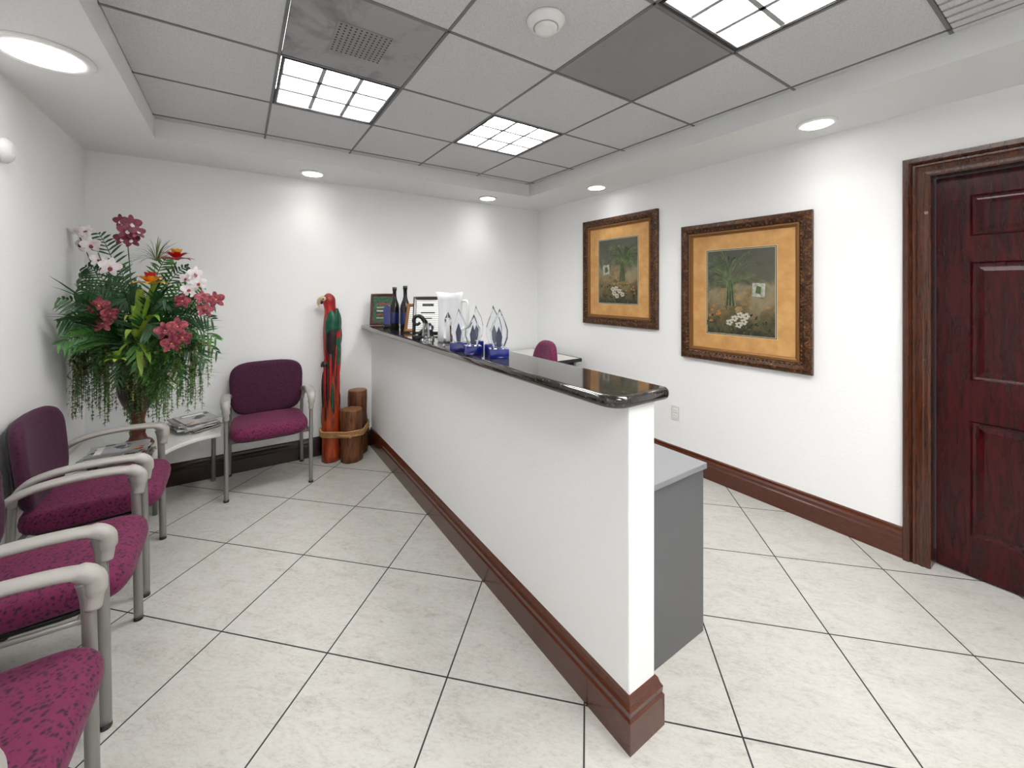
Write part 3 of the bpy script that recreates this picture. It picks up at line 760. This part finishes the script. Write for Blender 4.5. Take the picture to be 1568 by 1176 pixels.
# white pitcher with open wavy rim
b=MB(); M_wc=N('white_acrylic').set(color=(.74,.75,.77),rough=.15).m
PR=[(.072,0),(.08,.01),(.076,.08),(.072,.18),(.078,.27),(.082,.305),(.077,.305),(.068,.19),(.068,.03),(.02,.02)]
b.lathe(PR,M_wc,(0,0,0),36)
for i,p in enumerate(b.v):
    if p.z>.26:
        a=math.atan2(p.y,p.x); k=(p.z-.26)/.045
        p.z+=.006*math.cos(2*a)*k; sp=max(0,math.cos(a-math.pi))**6*k; p.x*=1+.12*sp
b.tube(smoothpts([(.072,0,.25),(.115,0,.25),(.12,0,.16),(.105,0,.09),(.072,0,.08)]),(.012,.008),M_wc,10,ref=(0,1,0))
b.obj('white_pitcher',(1.11,2.31,CT),-.9)
M_cert=N('certificate_paper'); 
_v=M_cert.coord(scale=(1,1,60)); _w=M_cert.n('ShaderNodeTexWave',bands_direction='Z'); _w.inputs['Scale'].default_value=.35; _w.inputs['Distortion'].default_value=0
M_cert.l(_v,_w.inputs['Vector']); M_cert.col(M_cert.ramp(_w.outputs['Fac'],[(.1,(.45,.45,.45)),(.35,(.80,.80,.78))])); M_cert.set(rough=.4); M_cert=M_cert.m
def desk_frame(name,x,y,W,H,rot,mfr,mpaper,lean=.16,extra=None):
    b=MB(); c,s_=math.cos(lean),math.sin(lean)
    T=lambda p: Vector((p.x, -p.z*c+p.y*s_, p.y*c+p.z*s_+.004))
    path=[(-W/2,0),(W/2,0),(W/2,H),(-W/2,H)]
    b.sweep(path,[(0,0),(0,.012),(.008,.016),(.022,.012),(.024,.006)],mfr,T,True)
    b.box(-W/2+.002,W/2-.002,.002,H-.002,-.002,.006,M_blk,T)
    b.box(-W/2+.023,W/2-.023,.023,H-.023,.006,.0075,mpaper,T)
    if extra: extra(b,T,W,H)
    b.tube([T(Vector((0,H*.6,-.002))),Vector((0,H*.6*s_+.05,.006))],(.02,.002),M_blk,6,ref=(1,0,0))
    b.obj(name,(x,y,CT),rot,weld=False)
def ex1(b,T,W,H):
    b.box(-.04,.04,H-.07,H-.05,.0075,.008,M_blk,T); b.box(-.05,.05,H-.12,H-.112,.0075,.008,M_blk,T); b.box(-.03,.03,H-.16,H-.153,.0075,.008,M_blk,T); b.box(.02,.045,.04,.065,.0075,.008,M_blue,T)
desk_frame('framed_certificate',1.11,2.68,.21,.275,-.55,M_blk,M_cert,.2,ex1)
desk_frame('framed_certificate',1.12,2.89,.21,.22,-.75,M_fr2,M_cert,.3,ex1)
M_plq=mottled('plaque_mahogany',(.05,.012,.006),(.11,.03,.012),20,.25); M_pltx=mottled('plaque_plate',(.01,.04,.03),(.06,.14,.08),45,.3)
def ex2(b,T,W,H):
    for k in range(5): b.box(-.05,.05,.06+.032*k,.068+.032*k,.0075,.008,[M_pcr,M_red,M_wc,M_pcr,M_red][k],T)
desk_frame('award_plaque',1.08,3.66,.215,.285,-.55,M_plq,M_pltx,.15,ex2)
for (x,y,h,r_) in ((1.065,3.26,.345,.2),(1.12,3.16,.355,-.2)):
    b=MB(); b.lathe([(.036,0),(.04,.01),(.041,.17),(.037,.20),(.020,.245),(.015,.27),(.015,h-.03),(.018,h-.028),(.018,h),(.012,h+.001)],M_blk,(0,0,0),24)
    b.lathe([(.0415,.05),(.0418,.052),(.0418,.14),(.0415,.142)],M_navy,(0,0,0),24)
    b.obj('black_wine_bottle',(x,y,CT))
b=MB(); b.slab(rrect(-.03,.03,-.02,.02,(.004,)*4,2),0,.03,.003,M_blk,2)
b.slab([(-.03,.03),(.03,.03),(.033,.17),(.0,.2),(-.033,.17)],-.012,.012,.003,M_blue,2,T=lambda p:Vector((p.x,p.z,p.y)),smooth=False); b.obj('blue_glass_award',(1.05,3.40,CT),-.5)
b=MB(); b.slab(rrect(-.035,.035,-.035,.035,(.004,)*4,2),0,.03,.003,M_blk,2)
b.tube(smoothpts([(0,0,.03),(.035,0,.06),(.045,0,.10),(.02,0,.145),(-.015,0,.15),(-.03,0,.12),(-.01,0,.095),(.012,0,.11)]),[.014]*20+[.012]*12+[.009]*11,M_blk,12)
b.obj('black_swirl_trophy',(.985,2.53,CT),-.5)

# ------------------------------------------------------------ world & camera
w=bpy.data.worlds.new('World'); S.world=w; w.use_nodes=True; w.node_tree.nodes['Background'].inputs[0].default_value=(.5,.52,.55,1); w.node_tree.nodes['Background'].inputs[1].default_value=.3
cam=bpy.data.cameras.new('Camera'); cam.sensor_width=36; cam.lens=630.46/1600*36; cam.shift_x=.00675; cam.shift_y=-.09275; cam.clip_start=.02
co=bpy.data.objects.new('Camera',cam); S.collection.objects.link(co); co.location=(0,0,1.45); co.rotation_euler=(math.radians(90),0,math.radians(-33.41)); S.camera=co
